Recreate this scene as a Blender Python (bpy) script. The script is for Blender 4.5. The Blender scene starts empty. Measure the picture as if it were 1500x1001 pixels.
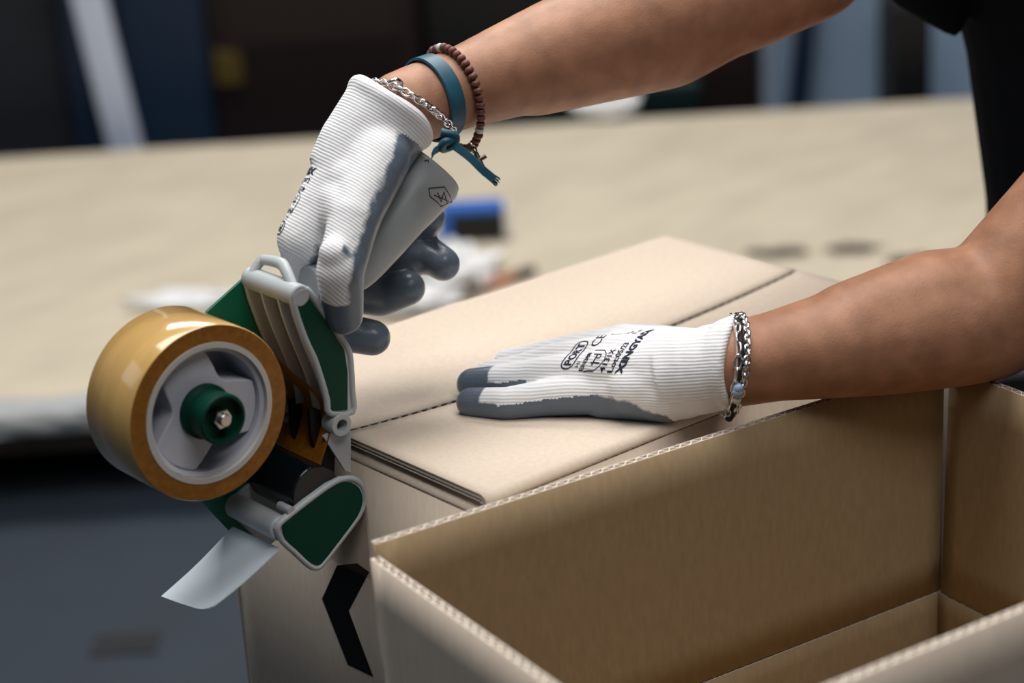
import bpy, bmesh, math, random
import numpy as np
from mathutils import Vector, Matrix
from mathutils.bvhtree import BVHTree

random.seed(7)
# ------------------------------------------------------------------ camera
# World frame: origin = front-left top corner of the closed carton, X along its
# long side, Y along its short side (away from the camera), Z up.  Metres.
F_PX, CX, CY = 3000.0, 750.0, 500.5
PITCH, ROLL, YAW = math.radians(19.88), math.radians(-3.52), math.radians(39.08)
SC = 0.862
def _calib():
    fw = np.array([0, math.cos(PITCH), -math.sin(PITCH)]); rt = np.array([1., 0, 0])
    up = np.array([0, math.sin(PITCH), math.cos(PITCH)])
    M = np.array([math.cos(ROLL)*rt + math.sin(ROLL)*up, -math.sin(ROLL)*rt + math.cos(ROLL)*up, fw])
    B = np.array([[math.cos(YAW), math.sin(YAW), 0], [-math.sin(YAW), math.cos(YAW), 0], [0, 0, 1.]])
    FL = SC*np.array([-.0289, 1.2, -.5417])
    return B @ (-FL), M @ B.T
CAM, MB_ = _calib()
def ray(x, y): return MB_.T @ np.array([(x-CX)/F_PX, -(y-CY)/F_PX, 1.])
def at(x, y, d): return Vector(CAM + ray(x, y)*d)                     # point at forward depth d
def onY(x, y, Y):                                                     # point in the vertical plane Y = const
    d = ray(x, y); return Vector(CAM + d*((Y-CAM[1])/d[1]))
def onX(x, y, X):
    d = ray(x, y); return Vector(CAM + d*((X-CAM[0])/d[0]))
def onZ(x, y, Z):                                                     # point at height Z
    d = ray(x, y); return Vector(CAM + d*((Z-CAM[2])/d[2]))
def V(*a): return Vector(a)
_c, _s = math.cos(YAW), math.sin(YAW)
VIEW = Vector(MB_[2])
def room(x, y, z=0.0):      # hall frame (x to the right of the view, y away from the camera) -> world
    return Vector((CAM[0] + x*_c + y*_s, CAM[1] - x*_s + y*_c, z))
ROOM_ROT = -YAW

S = bpy.context.scene
C = S.collection
cam_d = bpy.data.cameras.new('camera'); cam = bpy.data.objects.new('camera', cam_d); C.objects.link(cam)
cam_d.sensor_width = 36.0; cam_d.lens = F_PX/1500*36.0; cam_d.clip_end = 60
cam.matrix_world = Matrix(((MB_[0][0], MB_[1][0], -MB_[2][0], CAM[0]),
                           (MB_[0][1], MB_[1][1], -MB_[2][1], CAM[1]),
                           (MB_[0][2], MB_[1][2], -MB_[2][2], CAM[2]), (0, 0, 0, 1)))
cam_d.dof.use_dof = True; cam_d.dof.focus_distance = 1.235; cam_d.dof.aperture_fstop = 4.5
S.camera = cam
# ------------------------------------------------------------------ world and lamps
w = bpy.data.worlds.new('hall_light'); S.world = w; w.use_nodes = True
w.node_tree.nodes['Background'].inputs[0].default_value = (.80, .88, 1.0, 1)
w.node_tree.nodes['Background'].inputs[1].default_value = .042
def area(name, loc, target, size, size_y, power, col):
    d = bpy.data.lights.new(name, 'AREA'); d.shape = 'RECTANGLE'; d.size = size; d.size_y = size_y
    d.energy = power; d.color = col
    o = bpy.data.objects.new(name, d); C.objects.link(o); o.location = loc
    o.rotation_euler = (Vector(target)-Vector(loc)).to_track_quat('-Z', 'Y').to_euler()
    return o
area('ceiling_lamp_key', room(-.12, 1.55, 2.5), (0.15, .1, 0), 2.2, 1.5, 80, (1, .965, .92))
area('ceiling_lamp_far', room(-.2, 4.6, 3.2), room(-.2, 4.0, -.7), 2.4, 1.2, 120, (1, .97, .93))
area('skylight_side', room(-4.2, 1.2, 2.6), room(-.8, 2.4, -.9), 2.2, 1.6, 13, (.76, .88, 1))
area('ceiling_lamp_front', room(.75, -.3, 2.5), (.05, .1, -.05), 1.4, .9, 24, (1, .97, .94))
S.view_settings.view_transform = 'Standard'; S.view_settings.look = 'None'
S.view_settings.gamma = 1.0; S.view_settings.use_curve_mapping = False
S.view_settings.exposure = 0.0

# ------------------------------------------------------------------ materials
def mat(name, col, rough=.6, metal=0., noise=None, bump=None, spec=.5, coat=0., trans=0., sss=0., alpha=1., col2=None, ior=1.45):
    m = bpy.data.materials.new(name); m.use_nodes = True
    nt = m.node_tree; b = nt.nodes['Principled BSDF']
    b.inputs['Base Color'].default_value = (*col, 1); b.inputs['Roughness'].default_value = rough
    b.inputs['Metallic'].default_value = metal; b.inputs['Specular IOR Level'].default_value = spec
    b.inputs['Coat Weight'].default_value = coat; b.inputs['Coat Roughness'].default_value = .08
    b.inputs['Transmission Weight'].default_value = trans; b.inputs['IOR'].default_value = ior
    b.inputs['Alpha'].default_value = alpha
    if sss: b.inputs['Subsurface Weight'].default_value = sss; b.inputs['Subsurface Radius'].default_value = (.006, .002, .001); b.inputs['Subsurface Scale'].default_value = 1
    tc = nt.nodes.new('ShaderNodeTexCoord')
    if noise:      # (scale, amount, stretch)
        sc, am, st = noise
        mp = nt.nodes.new('ShaderNodeMapping'); mp.inputs['Scale'].default_value = st
        n = nt.nodes.new('ShaderNodeTexNoise'); n.inputs['Scale'].default_value = sc; n.inputs['Detail'].default_value = 6
        nt.links.new(tc.outputs['Object'], mp.inputs['Vector']); nt.links.new(mp.outputs[0], n.inputs['Vector'])
        r = nt.nodes.new('ShaderNodeValToRGB')
        r.color_ramp.elements[0].position = .3; r.color_ramp.elements[1].position = .7
        c2 = col2 or tuple(c*(1-am) for c in col)
        r.color_ramp.elements[0].color = (*c2, 1); r.color_ramp.elements[1].color = (*tuple(min(1, c*(1+am*.4)) for c in col), 1)
        nt.links.new(n.outputs['Fac'], r.inputs[0]); nt.links.new(r.outputs[0], b.inputs['Base Color'])
    if bump:       # (scale, strength, distance)
        sc, stg, dist = bump
        n = nt.nodes.new('ShaderNodeTexNoise'); n.inputs['Scale'].default_value = sc; n.inputs['Detail'].default_value = 4
        nt.links.new(tc.outputs['Object'], n.inputs['Vector'])
        bp = nt.nodes.new('ShaderNodeBump'); bp.inputs['Strength'].default_value = stg; bp.inputs['Distance'].default_value = dist
        nt.links.new(n.outputs['Fac'], bp.inputs['Height']); nt.links.new(bp.outputs[0], b.inputs['Normal'])
    return m
def glove_mat(name, axis, pitch):
    """white knit with dipped grey coating: 'coat' vertex attribute picks which, ribs follow the hand axis"""
    m = mat(name, (.86, .87, .90), .85); nt = m.node_tree; b = nt.nodes['Principled BSDF']; L = nt.links
    at_ = nt.nodes.new('ShaderNodeAttribute'); at_.attribute_name = 'coat'
    tc = nt.nodes.new('ShaderNodeTexCoord')
    nz = nt.nodes.new('ShaderNodeTexNoise'); nz.inputs['Scale'].default_value = 160; L.new(tc.outputs['Object'], nz.inputs['Vector'])
    add = nt.nodes.new('ShaderNodeMath'); add.operation = 'MULTIPLY_ADD'; add.inputs[1].default_value = .25
    L.new(nz.outputs['Fac'], add.inputs[0]); L.new(at_.outputs['Fac'], add.inputs[2])
    rp = nt.nodes.new('ShaderNodeMapRange'); rp.inputs[1].default_value = .58; rp.inputs[2].default_value = .68
    L.new(add.outputs[0], rp.inputs[0])
    dot = nt.nodes.new('ShaderNodeVectorMath'); dot.operation = 'DOT_PRODUCT'; dot.inputs[1].default_value = axis
    L.new(tc.outputs['Object'], dot.inputs[0])
    n2 = nt.nodes.new('ShaderNodeTexNoise'); n2.inputs['Scale'].default_value = 22; L.new(tc.outputs['Object'], n2.inputs['Vector'])
    wv = nt.nodes.new('ShaderNodeMath'); wv.operation = 'MULTIPLY_ADD'; wv.inputs[1].default_value = 2*math.pi/pitch
    off = nt.nodes.new('ShaderNodeMath'); off.operation = 'MULTIPLY'; off.inputs[1].default_value = 16
    L.new(n2.outputs['Fac'], off.inputs[0]); L.new(dot.outputs['Value'], wv.inputs[0]); L.new(off.outputs[0], wv.inputs[2])
    sn = nt.nodes.new('ShaderNodeMath'); sn.operation = 'SINE'; L.new(wv.outputs[0], sn.inputs[0])
    # cross stitches
    vor = nt.nodes.new('ShaderNodeTexVoronoi'); vor.inputs['Scale'].default_value = 900; L.new(tc.outputs['Object'], vor.inputs['Vector'])
    hs = nt.nodes.new('ShaderNodeMath'); hs.operation = 'MULTIPLY_ADD'; hs.inputs[1].default_value = .6
    L.new(vor.outputs['Distance'], hs.inputs[0]); L.new(sn.outputs[0], hs.inputs[2])
    st = nt.nodes.new('ShaderNodeMapRange'); st.inputs[3].default_value = .26; st.inputs[4].default_value = .05; L.new(rp.outputs[0], st.inputs[0])
    bp = nt.nodes.new('ShaderNodeBump'); bp.inputs['Distance'].default_value = .0006
    n3 = nt.nodes.new('ShaderNodeTexNoise'); n3.inputs['Scale'].default_value = 38; n3.inputs['Detail'].default_value = 3; L.new(tc.outputs['Object'], n3.inputs['Vector'])
    b3 = nt.nodes.new('ShaderNodeBump'); b3.inputs['Distance'].default_value = .004; b3.inputs['Strength'].default_value = .45
    L.new(n3.outputs['Fac'], b3.inputs['Height']); L.new(b3.outputs[0], bp.inputs['Normal'])
    L.new(st.outputs[0], bp.inputs['Strength']); L.new(hs.outputs[0], bp.inputs['Height']); L.new(bp.outputs[0], b.inputs['Normal'])
    mx = nt.nodes.new('ShaderNodeMix'); mx.data_type = 'RGBA'
    mx.inputs[6].default_value = (.84, .85, .88, 1); mx.inputs[7].default_value = (.125, .165, .22, 1)
    L.new(rp.outputs[0], mx.inputs[0])
    # knit valleys a little greyer, as the yarn gaps show
    L.new(mx.outputs[2], b.inputs['Base Color'])
    rr = nt.nodes.new('ShaderNodeMapRange'); rr.inputs[3].default_value = .9; rr.inputs[4].default_value = .30; L.new(rp.outputs[0], rr.inputs[0])
    L.new(rr.outputs[0], b.inputs['Roughness'])
    return m
M = dict(
    kraft=mat('kraft_liner', (.66, .56, .462), .85, noise=(300, .07, (1, 1, .25)), bump=(420, .12, .0004), spec=.2),
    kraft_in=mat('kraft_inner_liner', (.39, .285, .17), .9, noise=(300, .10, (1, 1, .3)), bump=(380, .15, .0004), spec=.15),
    kraft_edge=mat('corrugated_edge_paper', (.84, .79, .73), .9, noise=(600, .25, (1, 1, 1))),
    medium=mat('corrugated_medium', (.40, .29, .19), .95),
    print_black=mat('black_print', (.006, .006, .007), .7, spec=.2),
    ink=mat('dark_ink', (.012, .02, .045), .8),
    grey=mat('grey_plastic', (.47, .51, .54), .36, bump=(900, .06, .0003)),
    handle=mat('handle_grey_plastic', (.37, .405, .425), .38, bump=(700, .06, .0003), noise=(30, .08, (1, 1, 1))),
    hub=mat('hub_grey_plastic', (.58, .60, .68), .42),
    green=mat('green_enamel', (.0, .046, .028), .5, spec=.2),
    green_metal=mat('green_metal_plate', (.004, .13, .075), .4),
    black=mat('black_rubber', (.006, .009, .014), .22, coat=.3),
    steel=mat('steel', (.6, .6, .6), .25, 1.0),
    silver=mat('silver', (.78, .77, .78), .22, 1.0),
    bronze=mat('old_bronze', (.22, .17, .13), .35, 1.0),
    guard=mat('frosted_guard', (.74, .85, .93), .4, trans=.08),
    tape_side=mat('tape_layers', (.34, .13, .010), .42, coat=.0, noise=(300, .3, (1, 1, 1))),
    tape_out=mat('tape_outer', (.62, .39, .14), .17, coat=.8, noise=(9, .25, (1, 6, 1))),
    tape_clear=mat('tape_clear', (.45, .30, .15), .12, alpha=.12),
    core=mat('tape_core_card', (.66, .63, .60), .8),
    skin=mat('skin', (.43, .215, .13), .48, noise=(60, .25, (1, 1, 1)), bump=(700, .30, .0006), spec=.4, sss=.08),
    shirt=mat('black_cotton', (.004, .006, .010), .9, bump=(500, .2, .0005), spec=.15),
    trousers=mat('dark_trousers', (.010, .012, .018), .9),
    shoe=mat('shoe_black', (.012, .012, .012), .5),
    hair=mat('dark_hair', (.02, .014, .01), .6),
    leather=mat('teal_leather', (.018, .105, .165), .42, noise=(90, .3, (1, 1, 1)), bump=(300, .2, .0004)),
    bead=mat('red_brown_bead', (.20, .075, .06), .5, noise=(400, .4, (1, 1, 1))),
    bead_pale=mat('pale_bead', (.62, .66, .58), .5),
    bead_blue=mat('blue_bead', (.30, .42, .60), .3),
    cord=mat('black_cord', (.012, .011, .013), .7),
    cord_pale=mat('pale_cord', (.50, .40, .33), .7),
    board=mat('board_top', (.64, .565, .44), .85, noise=(5, .14, (1, 2.5, 1)), bump=(60, .2, .001)),
    film=mat('stretch_film', (.75, .78, .80), .16, trans=.35),
    wood=mat('pallet_wood', (.09, .075, .06), .85, noise=(20, .4, (1, 8, 1))),
    floor=mat('concrete', (.022, .034, .050), .6, noise=(2.5, .3, (1, 1, 1))),
    darkplate=mat('dark_floor_plate', (.010, .012, .017), .6),
    bench=mat('bench_grey', (.12, .125, .13), .6),
    blue=mat('blue_plastic', (.03, .16, .62), .4),
    black_pl=mat('black_plastic', (.007, .007, .008), .5),
    white=mat('white_cloth', (.86, .87, .88), .85),
    orange=mat('orange_plastic', (.5, .10, .03), .4),
    dkgrey=mat('dark_grey_steel', (.016, .021, .030), .6, noise=(3, .3, (1, 1, 5))),
    bluegrey=mat('blue_grey_panel', (.36, .50, .70), .6),
    bluelight=mat('pale_blue_panel', (.62, .70, .88), .6),
    bluedark=mat('dark_blue_panel', (.006, .022, .055), .5),
    maroon=mat('maroon_steel', (.011, .003, .004), .5),
    yellow=mat('yellow_sign', (.09, .06, .008), .5),
    teal=mat('teal_steel', (.007, .028, .030), .5),
    wall=mat('hall_wall', (.012, .012, .015), .9, noise=(1.5, .3, (1, 1, 1))),
    ceiling=mat('hall_ceiling', (.2, .2, .2), .9),
)
# ------------------------------------------------------------------ helpers
def tag(o, label=None, cat=None, group=None, kind=None):
    if label: o['label'] = label
    if cat: o['category'] = cat
    if group: o['group'] = group
    if kind: o['kind'] = kind
    return o
def empty(name, loc, rz=0.):
    o = bpy.data.objects.new(name, None); C.objects.link(o); o.location = loc; o.rotation_euler = (0, 0, rz)
    o.empty_display_size = .05; return o
def link(name, me, m, parent=None, smooth=None, bevel=0.):
    o = bpy.data.objects.new(name, me); C.objects.link(o)
    for mm in (m if isinstance(m, (list, tuple)) else [m]): me.materials.append(mm)
    if smooth is not None:
        for p in me.polygons: p.use_smooth = True
        if smooth < 180:
            md = None
            me.set_sharp_from_angle(angle=math.radians(smooth))
    if bevel:
        md = o.modifiers.new('bevel', 'BEVEL'); md.width = bevel; md.segments = 2; md.limit_method = 'ANGLE'; md.angle_limit = math.radians(35)
    if parent:
        o.parent = parent
        o.matrix_parent_inverse = parent_world(parent).inverted()
    return o
def parent_world(p):
    m = Matrix.LocRotScale(p.location, p.rotation_euler, p.scale)
    if p.parent: m = parent_world(p.parent) @ p.matrix_parent_inverse @ m
    return m
def bm_obj(name, bm, m, parent=None, smooth=None, bevel=0.):
    me = bpy.data.meshes.new(name)
    bmesh.ops.recalc_face_normals(bm, faces=bm.faces[:]); bm.to_mesh(me); bm.free()
    return link(name, me, m, parent, smooth, bevel)
def box(bm, lo, hi, mtx=None):
    r = bmesh.ops.create_cube(bm, size=1.0)
    for v in r['verts']:
        p = Vector([lo[i] + (v.co[i]+.5)*(hi[i]-lo[i]) for i in range(3)])
        v.co = mtx @ p if mtx else p
    return r['verts']
def prismY(bm, pts, y0, y1):          # polygon of (x,z) extruded along Y
    a = [bm.verts.new((x, y0, z)) for x, z in pts]; b = [bm.verts.new((x, y1, z)) for x, z in pts]
    bm.faces.new(a); bm.faces.new(b[::-1]); n = len(pts)
    for i in range(n): bm.faces.new((a[i], b[i], b[(i+1) % n], a[(i+1) % n]))
def frame_of(d, up=None):
    d = d.normalized(); up = up or (Vector((0, 0, 1)) if abs(d.z) < .9 else Vector((1, 0, 0)))
    x = up.cross(d).normalized(); return x, d.cross(x)
def tube(bm, pts, r, n=10, closed=False, rx=None, up=None, caps=True):
    """sweep a circle (or ellipse rx x r) along points; r may be a list"""
    k = len(pts); rings = []; px_ = None
    for i, p in enumerate(pts):
        p = Vector(p); q0 = Vector(pts[i-1] if (i > 0 or closed) else pts[0]); q1 = Vector(pts[(i+1) % k] if (i < k-1 or closed) else pts[-1])
        d = (q1-q0)
        if px_ is None: x, y = frame_of(d, up)
        else:
            dn = d.normalized(); x = (px_ - dn*px_.dot(dn)).normalized(); y = dn.cross(x)
        px_ = x
        rr = r[i] if isinstance(r, (list, tuple)) else r
        r2 = rx if rx else rr
        rings.append([bm.verts.new(p + x*(math.cos(2*math.pi*j/n)*r2) + y*(math.sin(2*math.pi*j/n)*rr)) for j in range(n)])
    m = k if closed else k-1
    for i in range(m):
        A, B = rings[i], rings[(i+1) % k]
        for j in range(n): bm.faces.new((A[j], A[(j+1) % n], B[(j+1) % n], B[j]))
    if not closed and caps: bm.faces.new(rings[0][::-1]); bm.faces.new(rings[-1])
def latheY(bm, cx, cz, prof, n=64, mats=None):   # profile of (radius, y), closed ring profile, around an axis parallel to Y
    rings = [[bm.verts.new((cx + r*math.cos(2*math.pi*j/n), y, cz + r*math.sin(2*math.pi*j/n))) for j in range(n)] for r, y in prof]
    k = len(prof)
    for i in range(k):
        A, B = rings[i], rings[(i+1) % k]
        for j in range(n):
            f = bm.faces.new((A[j], A[(j+1) % n], B[(j+1) % n], B[j]))
            if mats: f.material_index = mats[i]
def cylY(bm, cx, cz, r, y0, y1, n=40):
    a = [bm.verts.new((cx + r*math.cos(2*math.pi*j/n), y0, cz + r*math.sin(2*math.pi*j/n))) for j in range(n)]
    b = [bm.verts.new((cx + r*math.cos(2*math.pi*j/n), y1, cz + r*math.sin(2*math.pi*j/n))) for j in range(n)]
    bm.faces.new(a); bm.faces.new(b[::-1])
    for j in range(n): bm.faces.new((a[j], b[j], b[(j+1) % n], a[(j+1) % n]))
def smooth_line(pts, n=6, closed=False):          # Catmull-Rom
    P = [Vector(p) for p in pts]; k = len(P); out = []
    rng_ = range(k) if closed else range(k-1)
    for i in rng_:
        p0 = P[(i-1) % k] if (closed or i > 0) else P[0]; p1 = P[i]; p2 = P[(i+1) % k]
        p3 = P[(i+2) % k] if (closed or i+2 < k) else P[-1]
        for j in range(n):
            t = j/n
            out.append(.5*((2*p1) + (p2-p0)*t + (2*p0-5*p1+4*p2-p3)*t*t + (3*p1-p0-3*p2+p3)*t**3))
    if not closed: out.append(P[-1])
    return out
_ico = bmesh.new(); bmesh.ops.create_icosphere(_ico, subdivisions=3, radius=1.0); SPH = [v.co.copy() for v in _ico.verts]; _ico.free()
def capsule(bm, p0, r0, p1, r1):
    """tapered capsule: hull of two spheres"""
    t = bmesh.new()
    for p, r in ((Vector(p0), r0), (Vector(p1), r1)):
        for c in SPH: t.verts.new(p + c*r)
    bmesh.ops.convex_hull(t, input=t.verts[:], use_existing_faces=False)
    mp = {}
    for f in t.faces:
        for v in f.verts:
            if v not in mp: mp[v] = bm.verts.new(v.co)
        bm.faces.new([mp[v] for v in f.verts])
    t.free()
def loft(bm, rings):                               # rings of points, same count, capped
    R = [[bm.verts.new(p) for p in r] for r in rings]; n = len(R[0])
    for A, B in zip(R, R[1:]):
        for j in range(n): bm.faces.new((A[j], A[(j+1) % n], B[(j+1) % n], B[j]))
    bm.faces.new(R[0][::-1]); bm.faces.new(R[-1])
def remesh(bm, voxel, smooth_it=6, fac=.5):
    """fuse the closed pieces in bm into one continuous skin"""
    bmesh.ops.recalc_face_normals(bm, faces=bm.faces[:])
    me = bpy.data.meshes.new('tmp'); bm.to_mesh(me); bm.free()
    o = bpy.data.objects.new('tmp', me); C.objects.link(o)
    md = o.modifiers.new('r', 'REMESH'); md.mode = 'VOXEL'; md.voxel_size = voxel
    ms = o.modifiers.new('s', 'SMOOTH'); ms.factor = fac; ms.iterations = smooth_it
    dg = bpy.context.evaluated_depsgraph_get(); dg.update()
    out = bpy.data.meshes.new_from_object(o.evaluated_get(dg))
    bpy.data.objects.remove(o); bpy.data.meshes.remove(me)
    return out
def bvh_of(me):
    return BVHTree.FromPolygons([v.co.copy() for v in me.vertices], [tuple(p.vertices) for p in me.polygons])

# ------------------------------------------------------------------ the hall
FLOOR = CAM[2] - 1.37
BTOP = CAM[2] - 1.20
def room_box(name, x0, x1, y0, y1, z0, z1, m, parent=None, bevel=0., tilt=None):
    bm = bmesh.new(); cxr, cyr = (x0+x1)/2, (y0+y1)/2
    base = Matrix.Translation(room(cxr, cyr, 0)) @ Matrix.Rotation(ROOM_ROT, 4, 'Z')
    if tilt: base = base @ Matrix.Translation((0, 0, z0)) @ Matrix.Rotation(tilt, 4, 'Y') @ Matrix.Translation((0, 0, -z0))
    box(bm, (x0-cxr, y0-cyr, z0), (x1-cxr, y1-cyr, z1), base)
    return bm_obj(name, bm, m, parent, bevel=bevel)
tag(room_box('floor', -7, 7, -2.5, 9.2, FLOOR-.05, FLOOR, M['floor']), 'blue grey concrete hall floor', kind='structure')
tag(room_box('wall_back', -7, 7, 9, 9.2, FLOOR, 4.2, M['wall']), 'dark back wall of the hall', kind='structure')
tag(room_box('wall_right', 6.8, 7, -2.5, 9, FLOOR, 4.2, M['wall']), 'dark side wall of the hall', kind='structure')
tag(room_box('floor_plate', -.625, -.53, 2.585, 2.645, FLOOR, FLOOR+.003, M['darkplate']), 'small dark rectangular plate on the blue grey floor', 'floor plate')

# flat stack of boards on a pallet, wrapped at the edge
PY0, PY1, PX0, PX1 = 3.12, 4.85, -1.7, 3.4
pal = empty('board_stack', room((PX0+PX1)/2, (PY0+PY1)/2, FLOOR), ROOM_ROT)
tag(pal, 'wide flat stack of pale boards on a low pallet behind the cartons', 'board stack')
zz = BTOP - .034; k = 0
while zz < BTOP - .004:
    t = min(.012, BTOP-zz); j = random.uniform(-.006, .006)
    room_box('board', PX0+j, PX1+j, PY0+abs(j), PY1+j, zz, zz+t-.0012, M['board'], pal); zz += t
for yy in np.linspace(PY0+.04, PY1-.14, 6): room_box('pallet_plank', PX0, PX1, yy, yy+.1, FLOOR+.085, BTOP-.0345, M['wood'], pal)
for xx in np.linspace(PX0+.02, PX1-.14, 5): room_box('pallet_bearer', xx, xx+.1, PY0+.05, PY1-.05, FLOOR, FLOOR+.0845, M['wood'], pal)
bm = bmesh.new(); rnd = random.Random(3)              # crinkled stretch film round the front edge
cols = 120; prof = [(PY0+.06, BTOP+.003), (PY0+.02, BTOP+.004), (PY0-.006, BTOP+.001), (PY0-.009, BTOP-.012), (PY0-.006, BTOP-.026), (PY0-.001, BTOP-.04)]
grid = []
for i in range(cols+1):
    x = PX0 - .012 + (PX1-PX0+.02)*i/cols
    grid.append([bm.verts.new(room(x, y + rnd.uniform(-.006, .004), z + rnd.uniform(-.001, .003))) for y, z in prof])
for i in range(cols):
    for j in range(len(prof)-1): bm.faces.new((grid[i][j], grid[i+1][j], grid[i+1][j+1], grid[i][j+1]))
bm_obj('stretch_film', bm, M['film'], pal)
# ------------------------------------------------------------------ things lying on the board stack
def on_stack(x, y): return onZ(x, y, BTOP)
def xr(px_, yr):                     # hall-frame x of picture column px_ at hall distance yr, near board height
    return (px_-CX)/F_PX*(yr*math.cos(PITCH) + 1.0*math.sin(PITCH)) * 1.0
p = on_stack(694, 350)
b = empty('tape_gun_box', p, ROOM_ROT - .05)
tag(b, 'small blue and black plastic case lying on the pale board stack', 'case')
def local_part(name, lo, hi, m, parent, bevel):
    bm = bmesh.new(); box(bm, lo, hi, parent_world(parent)); return bm_obj(name, bm, m, parent, bevel=bevel)
local_part('lid', (-.066, -.020, .054), (.064, .028, .076), M['blue'], b, .008)
local_part('base', (-.040, -.018, .0), (.062, .026, .054), M['black_pl'], b, .005)
local_part('end_cap', (-.068, -.019, .0), (-.041, .027, .0535), M['blue'], b, .006)
local_part('clear_corner', (.0645, -.018, .006), (.072, .026, .070), M['white'], b, .003)
def crumple(name, c, sx, sy, sz, rot, seed, label, m='white'):
    bm = bmesh.new(); bmesh.ops.create_icosphere(bm, subdivisions=4, radius=1.0); r = random.Random(seed)
    ph = [(Vector((r.uniform(-1, 1), r.uniform(-1, 1), r.uniform(-1, 1))).normalized(), r.uniform(2, 6), r.uniform(0, 6), r.uniform(.04, .13)) for _ in range(14)]
    mt = Matrix.Translation(c) @ Matrix.Rotation(rot, 4, 'Z')
    for v in bm.verts:
        d = v.co.normalized(); k = 1 + sum(a*math.sin(f*d.dot(n)*2+o) for n, f, o, a in ph)
        q = Vector((d.x*sx*k, d.y*sy*k, max(0, d.z*.5+.5)*sz*2*k*.5)); v.co = mt @ q
    return tag(bm_obj(name, bm, M[m], smooth=180), label, 'cloth')
crumple('crumpled_cloth', on_stack(672, 412), .066, .10, .05, ROOM_ROT, 1, 'crumpled white cloth in front of the blue and black case')
crumple('crumpled_cloth', on_stack(600, 456), .075, .045, .035, ROOM_ROT, 4, 'low white rag beside the carton, behind the gloved fingers')
crumple('crumpled_cloth', on_stack(272, 446), .085, .05, .018, ROOM_ROT, 9, 'flat white rag lying left of the green tape gun')
pn = empty('marker_pen', on_stack(752, 416), ROOM_ROT)
tag(pn, 'orange and black marker pen lying beside the white cloth', 'pen')
a0, a1, a2 = on_stack(712, 424)+V(0, 0, .009), on_stack(752, 412)+V(0, 0, .009), on_stack(782, 402)+V(0, 0, .009)
bm = bmesh.new(); tube(bm, [a0, a1], .008, 12); bm_obj('barrel', bm, M['orange'], pn, 40)
bm = bmesh.new(); tube(bm, [a1, a2], .009, 12); bm_obj('cap', bm, M['black_pl'], pn, 40)
for i, (x, y, sx) in enumerate([(1140, 372, .05), (1250, 366, .04), (1330, 383, .035)]):
    crumple('scrap', on_stack(x, y), sx, .02, .006, ROOM_ROT, 20+i, ['torn cardboard scrap on the boards just beyond the carton corner', 'middle of three torn cardboard scraps on the boards beyond the carton', 'dark torn cardboard scrap nearest the forearm on the boards'][i], 'wood')['category'] = 'scrap'
# ------------------------------------------------------------------ equipment far behind
def back_thing(name, x0, x1, yr, ztop, m, label, cat, depth=.35, lean=None, parts=()):
    X0, X1 = xr(x0, yr), xr(x1, yr)
    root = empty(name, room((X0+X1)/2, yr+depth/2, FLOOR), ROOM_ROT); tag(root, label, cat)
    room_box('panel', X0, X1, yr, yr+depth, FLOOR, ztop, M[m], root, bevel=.01, tilt=lean)
    for (n, f0, f1, z0, z1, mm) in parts:
        room_box(n, X0+(X1-X0)*f0, X0+(X1-X0)*f1, yr-.02, yr, FLOOR+z0, FLOOR+z1, M[mm], root, bevel=.004)
    return root
back_thing('steel_cabinet', -160, 118, 5.3, 1.6, 'dkgrey', 'dark grey steel cabinet behind the boards at the far left', 'cabinet', .5,
    parts=[('door', .02, .49, .05, 2.3, 'dkgrey'), ('door', .51, .98, .05, 2.3, 'dkgrey'), ('handle', .46, .48, .9, 1.1, 'steel')])
back_thing('upright_board', 118, 152, 5.2, 1.5, 'bluedark', 'narrow dark blue upright board beside the grey cabinet', 'board', .06)
back_thing('leaning_board', 176, 224, 5.02, 1.3, 'bluelight', 'pale blue grey board leaning upright behind the boards', 'board', .05, lean=-.115)
back_thing('blue_cabinet', 200, 330, 5.35, 1.5, 'bluedark', 'dark blue cabinet behind the leaning pale board', 'cabinet', .4,
    parts=[('door', .05, .95, .05, 2.2, 'bluedark')])
back_thing('maroon_machine', 332, 640, 5.35, 1.6, 'maroon', 'very dark maroon machine housing behind the raised gloved hand', 'machine', .5,
    parts=[('cover', .08, .92, .3, 1.0, 'maroon'), ('vent', .2, .8, 1.2, 1.5, 'black_pl'), ('sticker', .02, .15, .21, .30, 'yellow')])
back_thing('black_cabinet', 645, 1030, 5.5, 1.6, 'black_pl', 'black cabinet far behind the raised forearm', 'cabinet', .5,
    parts=[('door', .02, .49, .05, 2.3, 'black_pl'), ('door', .51, .98, .05, 2.3, 'black_pl')])
back_thing('teal_trolley', 770, 1050, 5.05, FLOOR+.215, 'teal', 'low dark teal trolley beyond the boards under the raised arm', 'trolley', .35,
    parts=[('rail', .0, 1., .17, .21, 'teal')])
crumple('white_bundle', on_stack(885, 172)+V(0, 0, .0), .075, .04, .05, ROOM_ROT, 31, 'white bundle at the far edge of the boards under the arm')['category'] = 'bundle'
back_thing('maroon_post', 1048, 1138, 5.2, 1.6, 'maroon', 'dark maroon upright post left of the blue grey panels', 'post', .2)
back_thing('partition', 1145, 1345, 5.45, 1.6, 'bluegrey', 'blue grey partition panels in the background below the arm', 'partition', .05,
    parts=[('seam_strip', .0, .06, 0, 2.4, 'bluelight')])
back_thing('leaning_strip', 1180, 1212, 5.3, 1.3, 'bluedark', 'dark slanted strip leaning on the blue grey partition', 'strip', .03, lean=.10)
back_thing('grey_door', 1350, 1560, 5.5, 1.6, 'bluegrey', 'dim grey blue door panel beside the black sleeve', 'door', .06,
    parts=[('frame', .0, .06, 0, 2.4, 'dkgrey')])
back_thing('dark_bin', 1338, 1396, 5.1, FLOOR+.36, 'black_pl', 'dark bin standing before the grey blue door', 'bin', .2)

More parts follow.
